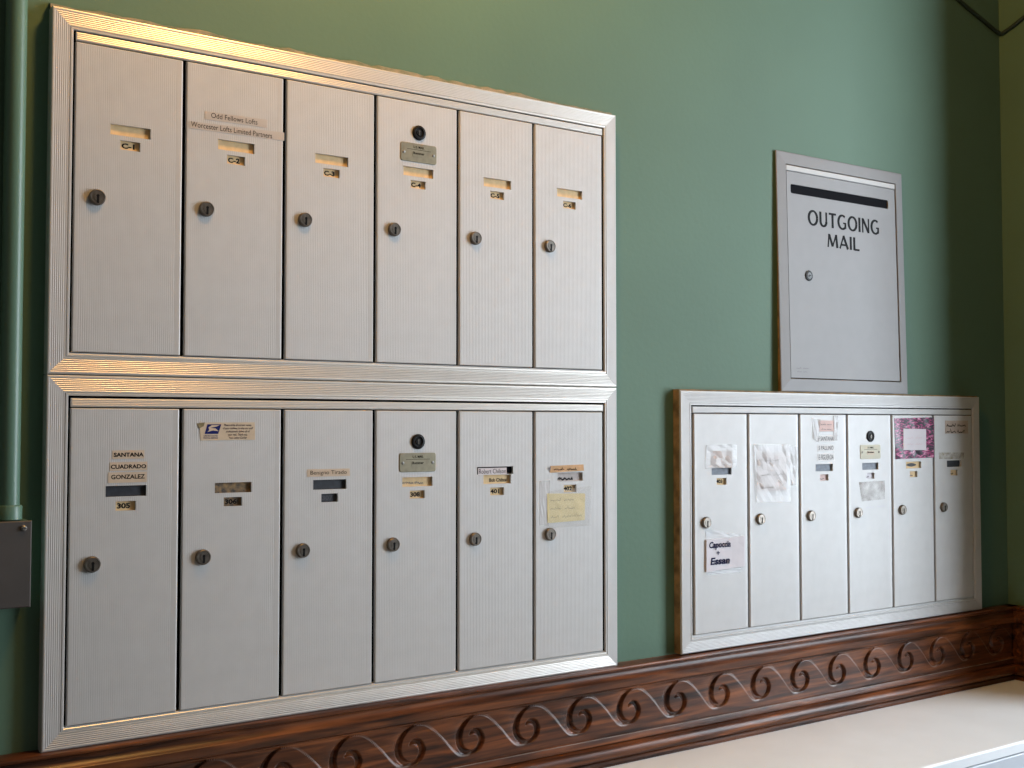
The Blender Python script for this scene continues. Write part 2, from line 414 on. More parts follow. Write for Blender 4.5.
# ------------------------------------------------------------------ white radiator cover
BT = -6.10
rc = empty('radiator_cover', (36, -6.2, FZ), 'long white enamelled radiator cover standing under the carved wooden rail', 'radiator cover')
def slab(x0, x1, y0, y1, z0, z1, r, n=6):
    p = [(y1, z0), (y1, z1)]
    for i in range(n + 1):
        a = math.radians(90 * i / n); p.append((y0 + r - r * math.sin(a), z1 - r + r * math.cos(a)))
    p.append((y0, z0)); return extrude(p, x0, x1, 'x')
v, f = slab(6, WX - 1.4, -11.75, -0.66, BT - 0.72, BT, 0.16)
me = mesh('top', v, f, BENCH); smooth_by_angle(me, 40); 
put('top', mesh('top', [(a - 36, b + 6.2, c - FZ) for a, b, c in v], f, BENCH), W[rc.name], rc)
v, f = slab(6.2, WX - 1.5, -11.62, -11.0, BT - 5.0, BT - 0.86, 0.14)
put('apron', mesh('apron', [(a - 36, b + 6.2, c - FZ) for a, b, c in v], f, BENCHM), W[rc.name], rc)
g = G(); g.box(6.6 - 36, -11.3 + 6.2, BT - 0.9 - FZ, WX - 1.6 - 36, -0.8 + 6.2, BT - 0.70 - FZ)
put('gap_shade_strip', g.mesh('gap_shade_strip', DARK), W[rc.name], rc)  # black strip painting the shade of the gap under the top
g = G(); g.box(6.6 - 36, -11.2 + 6.2, 0, WX - 1.6 - 36, -10.8 + 6.2, BT - 5.0 - FZ); g.box(6.6 - 36, -10.8 + 6.2, 0, 7.2 - 36, -0.7 + 6.2, BT - 0.9 - FZ)
put('front_panel', g.mesh('front_panel', BENCH), W[rc.name], rc)

# ------------------------------------------------------------------ mailbox banks
def rib_profile(x0, x1, pitch, land, dep, m0, m1):
    """(x, y) points of a ribbed face running from x0 to x1, plain margins m0, m1 at the ends"""
    n = max(1, int((x1 - m1 - x0 - m0) / pitch)); pt = (x1 - m1 - x0 - m0) / n; p = [(x0, 0.0)]
    for i in range(n):
        a = x0 + m0 + i * pt
        p += [(a + pt * (1 - land) * 0.5, dep), (a + pt * (1 - land), 0.0)] if False else [(a, 0.0), (a + pt * (1 - land) / 2, dep), (a + pt * (1 - land), 0.0)]
    p += [(x1 - m1, 0.0), (x1, 0.0)]
    return p

def rail_member(x0, x1, z0, z1, w, side, y_front, y_back, ribs=True, slope=0.0):
    """one mitred member of a rectangular frame whose outer rectangle is x0..x1, z0..z1"""
    p = [(0.0, y_back), (0.0, y_front + 0.06 + slope * 0.8), (0.03, y_front + 0.015 + slope), (0.07, y_front + slope)]
    if ribs:
        a = 0.12; b = w - 0.22; n = 7; pt = (b - a) / n
        for i in range(n):
            for k in range(6): p.append((a + (i + k / 6) * pt, y_front + (0.010 if side in ('top', 'bottom') else 0.0045) * (1 - math.cos(2 * math.pi * k / 6))))
        p += [(w - 0.18, y_front), (w - 0.15, y_front + 0.05), (w - 0.11, y_front)]
    p += [(w - 0.03, y_front), (w, y_front + 0.03), (w, y_front + 0.13)]
    v = []
    for d, y in p:
        if side == 'top': v += [(x0 + d, y, z1 - d), (x1 - d, y, z1 - d)]
        if side == 'bottom': v += [(x0 + d, y, z0 + d), (x1 - d, y, z0 + d)]
        if side == 'left': v += [(x0 + d, y, z0 + d), (x0 + d, y, z1 - d)]
        if side == 'right': v += [(x1 - d, y, z0 + d), (x1 - d, y, z1 - d)]
    f = [(2 * i, 2 * i + 1, 2 * i + 3, 2 * i + 2) for i in range(len(p) - 1)]
    f += [tuple(2 * i for i in range(len(p))), tuple(2 * i + 1 for i in range(len(p)))]
    if side in ('bottom', 'left'): f = [q[::-1] for q in f]
    if side in ('left',): f = [q[::-1] for q in f]
    return v, f

# slot rectangles relative to a door's left edge and bottom edge of the outer frame (x0, z0, x1, z1)
def door_mesh(wd, z0, z1, holes, ribbed=True):
    """door front: local x 0..wd, z z0..z1, with rectangular holes"""
    e = 0.10; prof = [(0.0, 0.20), (0.0, 0.07), (0.015, 0.03), (0.05, 0.0)]
    body = rib_profile(0.05, wd - 0.07, 0.102, 0.55, 0.006, 0.18, 0.20) if ribbed else [(0.05, 0), (wd - 0.07, 0)]
    prof += body[1:] + [(wd - 0.03, 0.02), (wd, 0.07), (wd, 0.20)]
    xs = [p[0] for p in prof]; ys = [p[1] for p in prof]
    hx = sorted({h[0] for h in holes} | {h[2] for h in holes})
    cols = list(zip(xs, ys))
    for h in hx:
        y = float(np.interp(h, xs[3:-3], ys[3:-3])); cols.append((h, y))
    head = prof[:4]; tail = prof[-3:]
    mid = sorted(c for c in cols if c not in head and c not in tail)
    cols = head + mid + tail
    zs = sorted({z0, z1, z0 + 0.04, z1 - 0.04} | {h[1] for h in holes} | {h[3] for h in holes})
    g = G(); n = len(zs); v = []
    for x_, y_ in cols:
        for z_ in zs: v.append((x_, y_ + (0.04 if z_ in (z0, z1) else 0.0), z_))
    f = []
    for i in range(len(cols) - 1):
        for j in range(n - 1):
            xm = (cols[i][0] + cols[i + 1][0]) / 2; zm = (zs[j] + zs[j + 1]) / 2
            if any(h[0] < xm < h[2] and h[1] < zm < h[3] for h in holes): continue
            f.append((i * n + j, (i + 1) * n + j, (i + 1) * n + j + 1, i * n + j + 1))
    g.add(v, f)
    for h in holes:                                       # walls of the cut-outs
        a, b, c, d = h; D = 0.16
        g.add([(a, 0, b), (c, 0, b), (c, 0, d), (a, 0, d), (a, D, b), (c, D, b), (c, D, d), (a, D, d)],
              [(0, 4, 5, 1), (1, 5, 6, 2), (2, 6, 7, 3), (3, 7, 4, 0)])
    g.add([(0, 0.20, z0), (wd, 0.20, z0), (wd, 0.20, z1), (0, 0.20, z1), (0, 0.08, z0), (wd, 0.08, z0), (wd, 0.08, z1), (0, 0.08, z1)],
          [(3, 2, 1, 0), (0, 1, 5, 4), (2, 3, 7, 6)])
    return g.mesh('door', ALU)

def lock_mesh():
    g = G()
    g.lathe_y([(0.40, 0.02), (0.40, -0.10), (0.385, -0.16), (0.34, -0.20), (0.31, -0.20), (0.30, -0.185), (0.20, -0.185), (0.195, -0.205), (0.001, -0.205)], 26)
    g.box(-0.05, -0.212, -0.30, 0.06, -0.18, 0.06, 1); g.lathe_y([(0.09, -0.18), (0.07, -0.213)], 12, 0.005, 0.06, 1)
    me = g.mesh('lock', [NICKEL, INK]); smooth_by_angle(me, 40); return me
def arrow_lock_mesh():
    g = G()
    g.lathe_y([(0.44, 0.02), (0.44, -0.05), (0.40, -0.09), (0.30, -0.10), (0.27, -0.04), (0.18, -0.03), (0.16, -0.08), (0.001, -0.08)], 26)
    g.lathe_y([(0.055, -0.07), (0.055, -0.10)], 10, 0.0, 0.08, 1); g.box(-0.03, -0.10, -0.15, 0.03, -0.07, 0.05, 1)
    me = g.mesh('arrow_lock', [BLACK, NICKEL]); smooth_by_angle(me, 40); return me
LOCK = lock_mesh(); ARROW = arrow_lock_mesh()
def plate_geo():
    """small rounded maker's plate with two rivets, local origin at its centre, 2.39 x 1.1"""
    w, h, r = 1.19, 0.55, 0.13; pts = []
    for cx, cz, a0 in ((w - r, h - r, 0), (-w + r, h - r, 90), (-w + r, -h + r, 180), (w - r, -h + r, 270)):
        for k in range(5):
            a = math.radians(a0 + 22.5 * k); pts.append((cx + r * math.cos(a), cz + r * math.sin(a)))
    n = len(pts); g = G()
    g.add([(a, 0.02, b) for a, b in pts] + [(a, -0.03, b) for a, b in pts] + [(a * .98, -0.04, b * .96) for a, b in pts],
          [(i, (i + 1) % n, n + (i + 1) % n, n + i) for i in range(n)] + [(n + i, n + (i + 1) % n, 2 * n + (i + 1) % n, 2 * n + i) for i in range(n)] + [tuple(range(2 * n, 3 * n))])
    for sx in (-0.98, 0.98): g.lathe_y([(0.085, -0.03), (0.085, -0.06), (0.05, -0.075), (0.001, -0.075)], 10, sx, -0.02, 1)
    g.box(-0.42, -0.052, -0.24, 0.42, -0.03, 0.06, 2)
    v, f = text_geo('U.S. MAIL', (-0.36, 0.26, 0.36, 0.40), -0.048, bold=0.01); g.add(v, f, 3)
    v, f = text_geo('Bommer', (-0.37, -0.10, 0.37, 0.05), -0.058, bold=0.02); g.add(v, f, 3)
    g.box(-0.78, -0.045, 0.17, 0.78, -0.03, 0.19, 3)
    scribble(g, -0.85, -0.30, -0.42, 0.10, -0.045, 3, 0.03, 1); scribble(g, 0.22, 0.95, -0.42, 0.10, -0.045, 4, 0.03, 2)
    return g
g = plate_geo()
PLATE = mesh('maker_plate', g.v, g.f, [BRASS, STEEL, BRASS, INK], g.m)
PLATE2 = mesh('maker_plate', g.v, g.f, [mat('pale_maker_plate', (0.50, 0.47, 0.36), 0.6), NICKEL, CREAM, INK], g.m)

NAME = (1.77, 2.10 - 0.0, 3.77, 2.10)   # filled below per bank
def bank(name, label, x0, z0, wd, ht, fr, door_x, pitch, dz0, dz1, strip, cards, plate_me, ribbed=True, tall_hole=None, y_back=WALL_Y, railm=RAILM):
    """a bank of six ribbed vertical mailboxes; all z relative to the bank's own foot"""
    root = empty(name, (x0, 0, z0), label, 'mailbox bank')
    loc = (x0, 0, z0)
    for side in ('top', 'bottom', 'left', 'right'):
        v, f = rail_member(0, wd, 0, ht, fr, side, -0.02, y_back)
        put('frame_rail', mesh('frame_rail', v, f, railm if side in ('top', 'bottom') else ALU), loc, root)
    g = G(); g.box(fr * 0.5, 0.62, fr * 0.5, wd - fr * 0.5, 0.72, ht - fr * 0.5)
    put('back_panel', g.mesh('back_panel', DARK), loc, root)  # shade of the void behind the doors, put in as black
    g = G(); g.bevbox(fr + 0.13, 0.02, strip[0], wd - fr - 0.10, 0.14, strip[1], 0.04)
    nb = 4; hb = (strip[1] - strip[0] - 0.1) / nb
    for k in range(nb):
        zb = strip[0] + 0.05 + k * hb; xa, xb = fr + 0.18, wd - fr - 0.15
        g.add([(xa, 0.02, zb), (xb, 0.02, zb), (xb, 0.004, zb + hb * 0.35), (xa, 0.004, zb + hb * 0.35), (xb, 0.004, zb + hb * 0.55), (xa, 0.004, zb + hb * 0.55), (xb, 0.02, zb + hb), (xa, 0.02, zb + hb)],
              [(0, 1, 2, 3), (3, 2, 4, 5), (5, 4, 6, 7)])
    put('header_strip', g.mesh('header_strip', railm), loc, root)
    g = G(); g.bevbox(fr + 0.02, 0.10, fr - 0.02, wd - fr - 0.02, 0.42, dz0 - 0.035, 0.02)
    put('sill_strip', g.mesh('sill_strip', ALU), loc, root)
    gap = 0.19; dw = pitch - gap; doors = []
    sx = dw / 5.333
    def R(a, b, c, d): return (a * sx, b, c * sx, d)
    name_h = R(1.70, 12.03, 3.70, 12.57); num_h = R(2.19, 11.33, 3.18, 11.80)
    meshes = {}
    for i in range(6):
        holes = [name_h, num_h]
        if tall_hole == i: holes = holes + [R(1.25, 12.60, 3.86, 13.06)]
        key = len(holes)
        if key not in meshes: meshes[key] = door_mesh(dw, dz0, dz1, holes, ribbed)
        dx = door_x + i * pitch + gap / 2 + 0.01
        d = put('door', meshes[key], (x0 + dx, 0, z0), root)
        put('lock', LOCK, (x0 + dx + 1.095 * sx, 0, z0 + 8.78), d)
        cm, nm, txt, tm = cards[i]
        g = G(); g.box(name_h[0] - .1, 0.158, name_h[1] - .1, name_h[2] + .1, 0.18, name_h[3] + .1)
        put('name_card', g.mesh('name_card', cm), W[d.name], d)
        g = G(); g.box(num_h[0] - .1, 0.155, num_h[1] - .1, num_h[2] + .1, 0.178, num_h[3] + .1)
        put('number_card', g.mesh('number_card', nm), W[d.name], d)
        if txt:
            g = G()
            if txt.startswith('~'): scribble(g, num_h[0] + .1, num_h[2] - .25, num_h[1] + .1, 0.26, 0.153, i + 40, 0.06, 1)
            else:
                v, f = text_geo(txt, (num_h[0] + .10, num_h[1] + .10, num_h[2] - .24, num_h[3] - .10), 0.148, bold=0.04); g.add(v, f)
            put('number_lettering', g.mesh('number_lettering', tm), W[d.name], d)
        if i == 3:
            put('arrow_lock', ARROW, (x0 + dx + 2.72 * sx, 0, z0 + 14.62), d)
            put('maker_plate', plate_me, (x0 + dx + 2.70 * sx, 0, z0 + 13.42), d)
        doors.append(d)
    return root, doors

T_ = (TAN, TAN); 
upper, du = bank('mailbox_bank', 'upper bank of six ribbed aluminium mailboxes numbered C-1 to C-6', 0, 18.05, 35.0, 17.95, 1.0, 1.0155, 5.483,
                 1.10, 16.39, (16.45, 16.90), [(TAN, TAN, 'C-%d' % (i + 1), INK) for i in range(6)], PLATE)
lower, dl = bank('mailbox_bank', 'lower bank of six ribbed aluminium mailboxes below the one numbered C-1 to C-6', 0, 0.0, 35.0, 18.01, 1.0, 1.0155, 5.483,
                 1.09, 16.40, (16.46, 16.90),
                 [(DARKCARD, TAN, '305', INK), (RUSTCARD, RUSTCARD, '306', INK), (DARKCARD, DARKCARD, '307', mat('dim_ink', (0.07, 0.07, 0.08), 0.7)), (TAN, TAN, '308', INK), (TAN, TAN, '401', INK), (PALE, TAN, '402', INK)],
                 PLATE, tall_hole=4)
SX = 40.526; SZ = 0.08
small, ds = bank('mailbox_bank', 'single bank of six aluminium mailboxes right of the others, under the outgoing mail box', SX, SZ, 33.69, 17.85, 0.99, 1.13, 5.264,
                 1.19, 16.28, (16.34, 16.78),
                 [(GREYCARD, TAN, '403', INK), (GREYCARD, TAN, '404', INK), (GREYCARD, PINKP, '~', GREYINK), (GREYCARD, WHITEP, '~', GREYINK), (TAN, TAN, '~', GREYINK), (DARKCARD, TAN, '~', INK)],
                 PLATE2, y_back=0.12, railm=ALU)
g = G(); g.box(0.0, 0.12, 0.0, 0.8, WALL_Y - 0.02, 17.95); g.box(32.8, 0.12, 0.0, 33.6, WALL_Y - 0.02, 17.95); g.box(0.8, 0.12, 0.0, 32.8, WALL_Y - 0.02, 0.8); g.box(0.8, 0.12, 17.0, 32.8, WALL_Y - 0.02, 17.95)
put('mounting_board', g.mesh('mounting_board', BOARD), (SX, 0, SZ), small)
# scribbles on cards
g = G(); scribble(g, 1.8, 3.3, 12.12, 0.34, 0.156, 5, 0.10, 1); put('card_writing', g.mesh('card_writing', INK), W[dl[5].name], dl[5])
g = G(); v, f = text_geo('Bob Chilson', (2.2, 12.14, 3.5, 12.36), 0.150, bold=0.015); g.add(v, f); put('card_lettering', g.mesh('card_lettering', INK), W[dl[4].name], dl[4])
g = G(); scribble(g, 1.8, 3.3, 12.18, 0.26, 0.156, 15, 0.05, 2); put('card_writing', g.mesh('card_writing', GREYINK), W[dl[3].name], dl[3])
g = G(); pts = [(1.85 + 1.25 * k / 12, 12.30) for k in range(13)]; g.strip(pts, [0.06 + 0.22 * math.sin(math.pi * k / 12) for k in range(13)], 0.156); put('card_writing', g.mesh('card_writing', DARKCARD), W[ds[4].name], ds[4])
# chipped plaster line along the top of the upper bank
rnd = random.Random(2); v = []; n = 70
for i in range(n + 1):
    x_ = 35.0 * i / n; h = 0.30 + rnd.random() * 0.20 * (1.0 if 4 < i < 58 else 0.3)
    v += [(x_, 0.40, 17.93), (x_, 0.45, 17.95 + h * 0.7), (x_, WALL_Y, 17.95 + h)]
f = [(3 * i + k, 3 * i + 3 + k, 3 * i + 4 + k, 3 * i + 1 + k) for i in range(n) for k in (0, 1)]
put('chipped_plaster_edge', mesh('chipped_plaster_edge', v, f, CAULK), (0, 0, 18.05), upper)

# ------------------------------------------------------------------ outgoing mail box
OX, OY, OZ = 50.58, 0.12, 18.05
om = empty('outgoing_mail_box', (OX, OY, OZ), 'flat aluminium box lettered OUTGOING MAIL mounted above the right mailbox bank', 'mail box')
om.rotation_euler = (-0.0190, 0, 0)
OL = (OX, OY, OZ)
for side in ('top', 'bottom', 'left', 'right'):
    v, f = rail_member(0, 14.52, 0, 17.92, 0.95, side, 0.0, 0.16, ribs=False, slope=0.10)
    put('frame_rail', mesh('frame_rail', v, f, ALUD), OL, om)
g = G(); yb = lambda z: 0.74 - OY - 0.019 * z
g.add([(0.22, 0.16, 0.05), (14.4, 0.16, 0.05), (14.4, yb(0.05), 0.05), (0.22, yb(0.05), 0.05), (0.22, 0.16, 17.85), (14.4, 0.16, 17.85), (14.4, yb(17.85), 17.85), (0.22, yb(17.85), 17.85)],
      [(0, 3, 2, 1), (4, 5, 6, 7), (0, 1, 5, 4), (1, 2, 6, 5), (2, 3, 7, 6), (3, 0, 4, 7)]); put('housing', g.mesh('housing', BOARD), OL, om)
g = G(); g.bevbox(0.97, 0.02, 16.52, 13.52, 0.15, 16.92, 0.04); put('hinge_strip', g.mesh('hinge_strip', mat('pale_hinge', (0.52, 0.51, 0.50), 0.6)), OL, om)
def panel_with_slot(x0, z0, x1, z1, slot, r, y):
    """flat panel with a round-ended slot cut through it"""
    a, b, c, d = slot; inner = []
    for cx, cz, a0 in ((c - r, d - r, 0), (a + r, d - r, 90), (a + r, b + r, 180), (c - r, b + r, 270)):
        for k in range(5):
            t = math.radians(a0 + 22.5 * k); inner.append((cx + r * math.cos(t), cz + r * math.sin(t)))
    outer = [(x1, z1), (x0, z1), (x0, z0), (x1, z0)]; g = G()
    v = [(p, y, q) for p, q in inner] + [(p, y, q) for p, q in outer] + [(p, y + 0.1, q) for p, q in inner] + [(p, y + 0.12, q) for p, q in outer]
    f = []
    for s in range(4):
        for k in range(4): f.append((s * 5 + k, 20 + s, s * 5 + k + 1))
        j = (s + 1) % 4; f.append((s * 5 + 4, 20 + s, 20 + j, (s * 5 + 5) % 20))
    f = [q[::-1] for q in f]
    f += [(i, (i + 1) % 20, 24 + (i + 1) % 20, 24 + i) for i in range(20)]
    f += [(20 + i, 20 + (i + 1) % 4, 44 + (i + 1) % 4, 44 + i) for i in range(4)]
    g.add(v, [q[::-1] for q in f]); return g
od = put('door', panel_with_slot(1.0, 1.03, 13.44, 16.46, (1.40, 14.82, 12.62, 15.52), 0.16, 0.03).mesh('door', ALUD), OL, om)
g = G(); g.box(0.96, 0.132, 0.98, 13.56, 0.155, 16.94); put('slot_interior', g.mesh('slot_interior', DARK), OL, om)  # black sheet in place of depth, so the slot looks shaded
g = G()
g.lathe_y([(0.40, 0.05), (0.40, -0.04), (0.37, -0.07), (0.27, -0.07)], 26, 0, 0, 0)
g.lathe_y([(0.26, -0.05), (0.24, -0.10), (0.001, -0.10)], 22, 0, 0, 1); g.box(-0.12, -0.108, -0.02, 0.16, -0.09, 0.06, 0); g.box(-0.15, -0.108, -0.12, -0.03, -0.09, 0.02, 0)
me = g.mesh('lock', [BLACK, mat('dark_steel', (0.10, 0.10, 0.10), 0.5, 0.5)]); put('lock', me, (OX + 3.15, OY + 0.03, OZ + 8.74), od)

# hand-drawn humanist capitals with thick stems and thin joins
def arc(cx, cz, rx, rz, a0, a1, thick, thin, n=26):
    p = []; w = []
    for i in range(n + 1):
        a = math.radians(a0 + (a1 - a0) * i / n); p.append((cx + rx * math.cos(a), cz + rz * math.sin(a)))
        w.append(thin + (thick - thin) * abs(math.cos(a)) ** 1.3)
    return p, w
K, k_ = 0.215, 0.125
def glyph(ch):
    S = []
    st = lambda a, b, w0, w1=None: S.append(([a, ((a[0] + b[0]) / 2, (a[1] + b[1]) / 2), b], [w0, (w0 + (w1 or w0)) / 2 * 0.94, w1 or w0]))
    if ch == 'O': S.append(arc(0.43, 0.5, 0.36, 0.46, 0, 360, K, k_, 40)); return S, 0.86
    if ch == 'U':
        st((0.10, 1.0), (0.10, 0.36), K); p, w = arc(0.36, 0.36, 0.26, 0.315, 180, 360, K, k_ + .01); S.append((p, w)); st((0.62, 0.36), (0.62, 1.0), K * .8); return S, 0.72
    if ch == 'T': st((0.0, 0.95), (0.66, 0.95), k_ + .01); st((0.33, 0.95), (0.33, 0.0), K); return S, 0.66
    if ch == 'G':
        p, w = arc(0.43, 0.5, 0.36, 0.46, 50, 322, K, k_); S.append((p, w)); st((0.70, 0.47), (0.70, 0.08), K * .85); st((0.50, 0.44), (0.77, 0.44), k_ * .8); return S, 0.80
    if ch == 'I': st((0.09, 1.0), (0.09, 0.0), K); return S, 0.18
    if ch == 'N': st((0.08, 0.0), (0.08, 1.0), k_ + .02); st((0.10, 0.95), (0.62, 0.05), K); st((0.64, 0.0), (0.64, 1.0), k_ + .02); return S, 0.72
    if ch == 'M': st((0.06, 0.0), (0.15, 1.0), k_ + .01); st((0.16, 0.96), (0.44, 0.08), K); st((0.44, 0.08), (0.72, 0.96), k_); st((0.73, 1.0), (0.82, 0.0), K); return S, 0.88
    if ch == 'A': st((0.03, 0.0), (0.36, 1.0), k_ + .01); st((0.34, 1.0), (0.70, 0.0), K); st((0.14, 0.30), (0.60, 0.30), k_); return S, 0.73
    if ch == 'L': st((0.08, 1.0), (0.08, 0.0), K); st((0.08, 0.05), (0.52, 0.05), k_ + .01); return S, 0.52
def word(g, s, x0, x1, z, h, y):
    adv = 0; items = []
    for ch in s:
        S, a = glyph(ch); items.append((S, adv)); adv += a + 0.13
    adv -= 0.13; k = (x1 - x0) / adv
    for S, a in items:
        for p, w in S: g.strip([(x0 + (a + q[0]) * k, z + q[1] * h) for q in p], [ww * (k * .5 + h * .5) for ww in w], y)
g = G(); word(g, 'OUTGOING', 3.22, 11.42, 12.62, 1.14, 0.03); word(g, 'MAIL', 5.30, 9.00, 11.12, 1.02, 0.03)
put('lettering', g.mesh('lettering', INK), OL, od)
g = G(); scribble(g, 1.55, 3.0, 1.72, 0.16, 0.03, 8, 0.035, 2); scribble(g, 1.62, 2.9, 1.46, 0.14, 0.03, 9, 0.03, 2)
put('maker_lettering', g.mesh('maker_lettering', GREYINK), OL, od)

# ------------------------------------------------------------------ notes, strips and stickers
def stick(name, corners, m, label, cat, group=None, wob=0.0, nx=4, nz=3, seed=0, th=0.014, y=-0.002, curl=0.0):
    """paper thing on a door front; corners TL TR BR BL in world inches"""
    cx = sum(c[0] for c in corners) / 4; bz = min(c[1] for c in corners)
    me = sheet(name, [(c[0] - cx, c[1] - bz) for c in corners], m, nx, nz, wob, seed, th, curl)
    o = put(name, me, (cx, y, bz), None, label, cat, group); return o
def rectc(x0, z1, x1, z0): return [(x0, z1), (x1, z1), (x1, z0), (x0, z0)]
def lettering(o, s, rect, m=INK, shear=0.0, bold=0.0, y=-0.020, name='lettering'):
    wx, wy, wz = W[o.name]; g = G(); v, f = text_geo(s, (rect[0] - wx, rect[1] - wz, rect[2] - wx, rect[3] - wz), y, shear, bold); g.add(v, f)
    return put(name, g.mesh(name, m), W[o.name], o)
def handwriting(o, lines, m, y=-0.020, w=0.03):
    wx, wy, wz = W[o.name]; g = G()
    for k, (x0, x1, z, h, words) in enumerate(lines): scribble(g, x0 - wx, x1 - wx, z - wz, h, y, int(x0 * 31 + z * 17) + k, w, words)
    return put('handwriting', g.mesh('handwriting', m), W[o.name], o)
def tape(o, corners, m=TAPE, wob=0.004, seed=1, n=6, y=0.0, name='clear_tape', th=0.006):
    wx, wy, wz = W[o.name]; me = sheet(name, [(c[0] - wx, c[1] - wz) for c in corners], m, n, n, wob, seed, th)
    return put(name, me, (wx, y, wz), o)

o = stick('name_strip', [(7.57, 31.98), (10.99, 32.04), (10.98, 31.60), (7.58, 31.55)], CLEAR_STRIP, 'shorter upper printed strip of two on the door numbered C-2', 'label')
lettering(o, 'Odd Fellows Lofts', (7.90, 31.68, 10.42, 31.95), INK, bold=-0.004)
o = stick('name_strip', [(6.74, 31.33), (11.95, 31.48), (11.95, 31.03), (6.75, 30.96)], CLEAR_STRIP, 'longer lower printed strip of two on the door numbered C-2', 'label')
lettering(o, 'Worcester Lofts Limited Partners', (6.84, 31.06, 11.25, 31.34), INK, bold=-0.004)
o = stick('name_strip', rectc(3.11, 14.32, 4.67, 13.90), CREAM, 'topmost of three cream name strips stacked on the leftmost lower door', 'label')
lettering(o, 'SANTANA', (3.17, 14.00, 4.63, 14.21), bold=0.035)
o = stick('name_strip', rectc(2.99, 13.74, 4.81, 13.31), CREAM, 'middle of three cream name strips stacked on the leftmost lower door', 'label')
lettering(o, 'CUADRADO', (3.04, 13.41, 4.76, 13.62), bold=0.028)
o = stick('name_strip', rectc(2.92, 13.24, 4.80, 12.72), CREAM, 'lowest of three cream name strips stacked on the leftmost lower door', 'label')
lettering(o, 'GONZALEZ', (3.06, 12.90, 4.70, 13.12), bold=0.02)
o = stick('name_strip', [(13.41, 13.17), (15.95, 13.16), (15.97, 12.74), (13.41, 12.75)], CREAM, 'cream name strip above empty dark slots on the third lower door', 'label')
lettering(o, 'Benigno Tirado', (13.60, 12.80, 15.76, 13.08), bold=-0.004)
# postal sticker
o = stick('postal_sticker', [(7.46, 15.71), (10.42, 15.73), (10.45, 14.79), (7.50, 14.78)], mat('sticker_paper', (0.62, 0.50, 0.36), 0.5, noise=0.12, nscale=60), 'cream postal sticker with blue eagle emblem high on the second lower door', 'sticker')
wx, wy, wz = W[o.name]; g = G()
bx = [(7.72, 15.12), (8.44, 15.12), (8.60, 15.62), (7.86, 15.62)]
g.add([(a - wx, -0.019, b - wz) for a, b in bx], [(0, 1, 2, 3)], 0)
eag = [(7.86, 15.22), (8.16, 15.30), (8.46, 15.26), (8.30, 15.40), (8.02, 15.44), (8.34, 15.50), (8.52, 15.58), (8.10, 15.58), (7.92, 15.46), (7.96, 15.32)]
g.add([(a - wx, -0.023, b - wz) for a, b in eag], [tuple(range(len(eag)))], 1)
put('eagle_emblem', g.mesh('eagle_emblem', [BLUE, CREAM]), W[o.name], o)
lettering(o, 'UNITED STATES\nPOSTAL SERVICE', (7.66, 14.87, 8.42, 15.06), BLUE, bold=0.01)
lettering(o, 'Please write all current names\nof your mailbox, so that our staff\nprofessionals deliver all of\nyour mail. Thank you,\nYour Letter Carrier', (8.68, 14.86, 10.32, 15.64), NAVY, shear=0.2, bold=0.006, name='small_print')
g = G(); g.add([(7.34 - wx, -0.03, 15.66 - wz), (7.72 - wx, -0.05, 15.72 - wz), (7.66 - wx, -0.022, 15.52 - wz), (7.42 - wx, -0.03, 15.40 - wz)], [(0, 3, 2, 1)])
put('peeling_corner', g.mesh('peeling_corner', mat('sticker_back', (0.22, 0.17, 0.08), 0.7)), W[o.name], o)
# strip in black holder, fifth lower door
o = stick('name_strip', rectc(24.38, 12.99, 26.42, 12.60), WHITEP, 'white name strip in dark slot above a tan card on the fifth lower door', 'label', y=0.03)
lettering(o, 'Robert Chilson', (24.44, 12.65, 26.36, 12.93), INK, bold=-0.004)
g = G(); g.box(1.15, 0.158, 12.58, 3.96, 0.18, 13.11); put('slot_backing', g.mesh('slot_backing', DARK), W[dl[4].name], dl[4])
# sixth lower door
o = stick('name_strip', [(29.68, 13.02), (32.26, 13.07), (32.29, 12.67), (29.62, 12.59)], ORANGEP, 'orange name strip above the yellow taped note on the sixth lower door', 'label', wob=0.01)
handwriting(o, [(29.95, 31.95, 12.74, 0.24, 2)], INK, -0.045, 0.05)
g = G(); wx, wy, wz = W[o.name]; g.add([(29.72 - wx, -0.02, 12.98 - wz), (29.45 - wx, -0.05, 12.86 - wz), (29.66 - wx, -0.02, 12.72 - wz)], [(0, 1, 2)])
put('torn_end', g.mesh('torn_end', GREYINK), W[o.name], o)
o = stick('paper_note', [(29.41, 11.31), (32.37, 11.22), (32.36, 9.52), (29.44, 9.46)], YELLOWP, 'yellow handwritten paper note taped to the sixth lower door', 'note', wob=0.012, nx=6, nz=5)
handwriting(o, [(29.65, 31.7, 10.82, 0.3, 2), (29.65, 31.8, 10.30, 0.28, 2), (29.65, 32.2, 9.78, 0.32, 3)], PENCIL, -0.055, 0.028)
tape(o, [(28.85, 12.10), (29.65, 12.12), (29.55, 9.30), (28.85, 9.35)], TAPE, 0.01, 3)
tape(o, [(29.55, 11.45), (32.87, 11.67), (32.78, 9.14), (29.50, 9.20)], clear_mat('thin_tape', (0.7, 0.7, 0.7), 0.16, 0.2), 0.006, 4, y=-0.055)
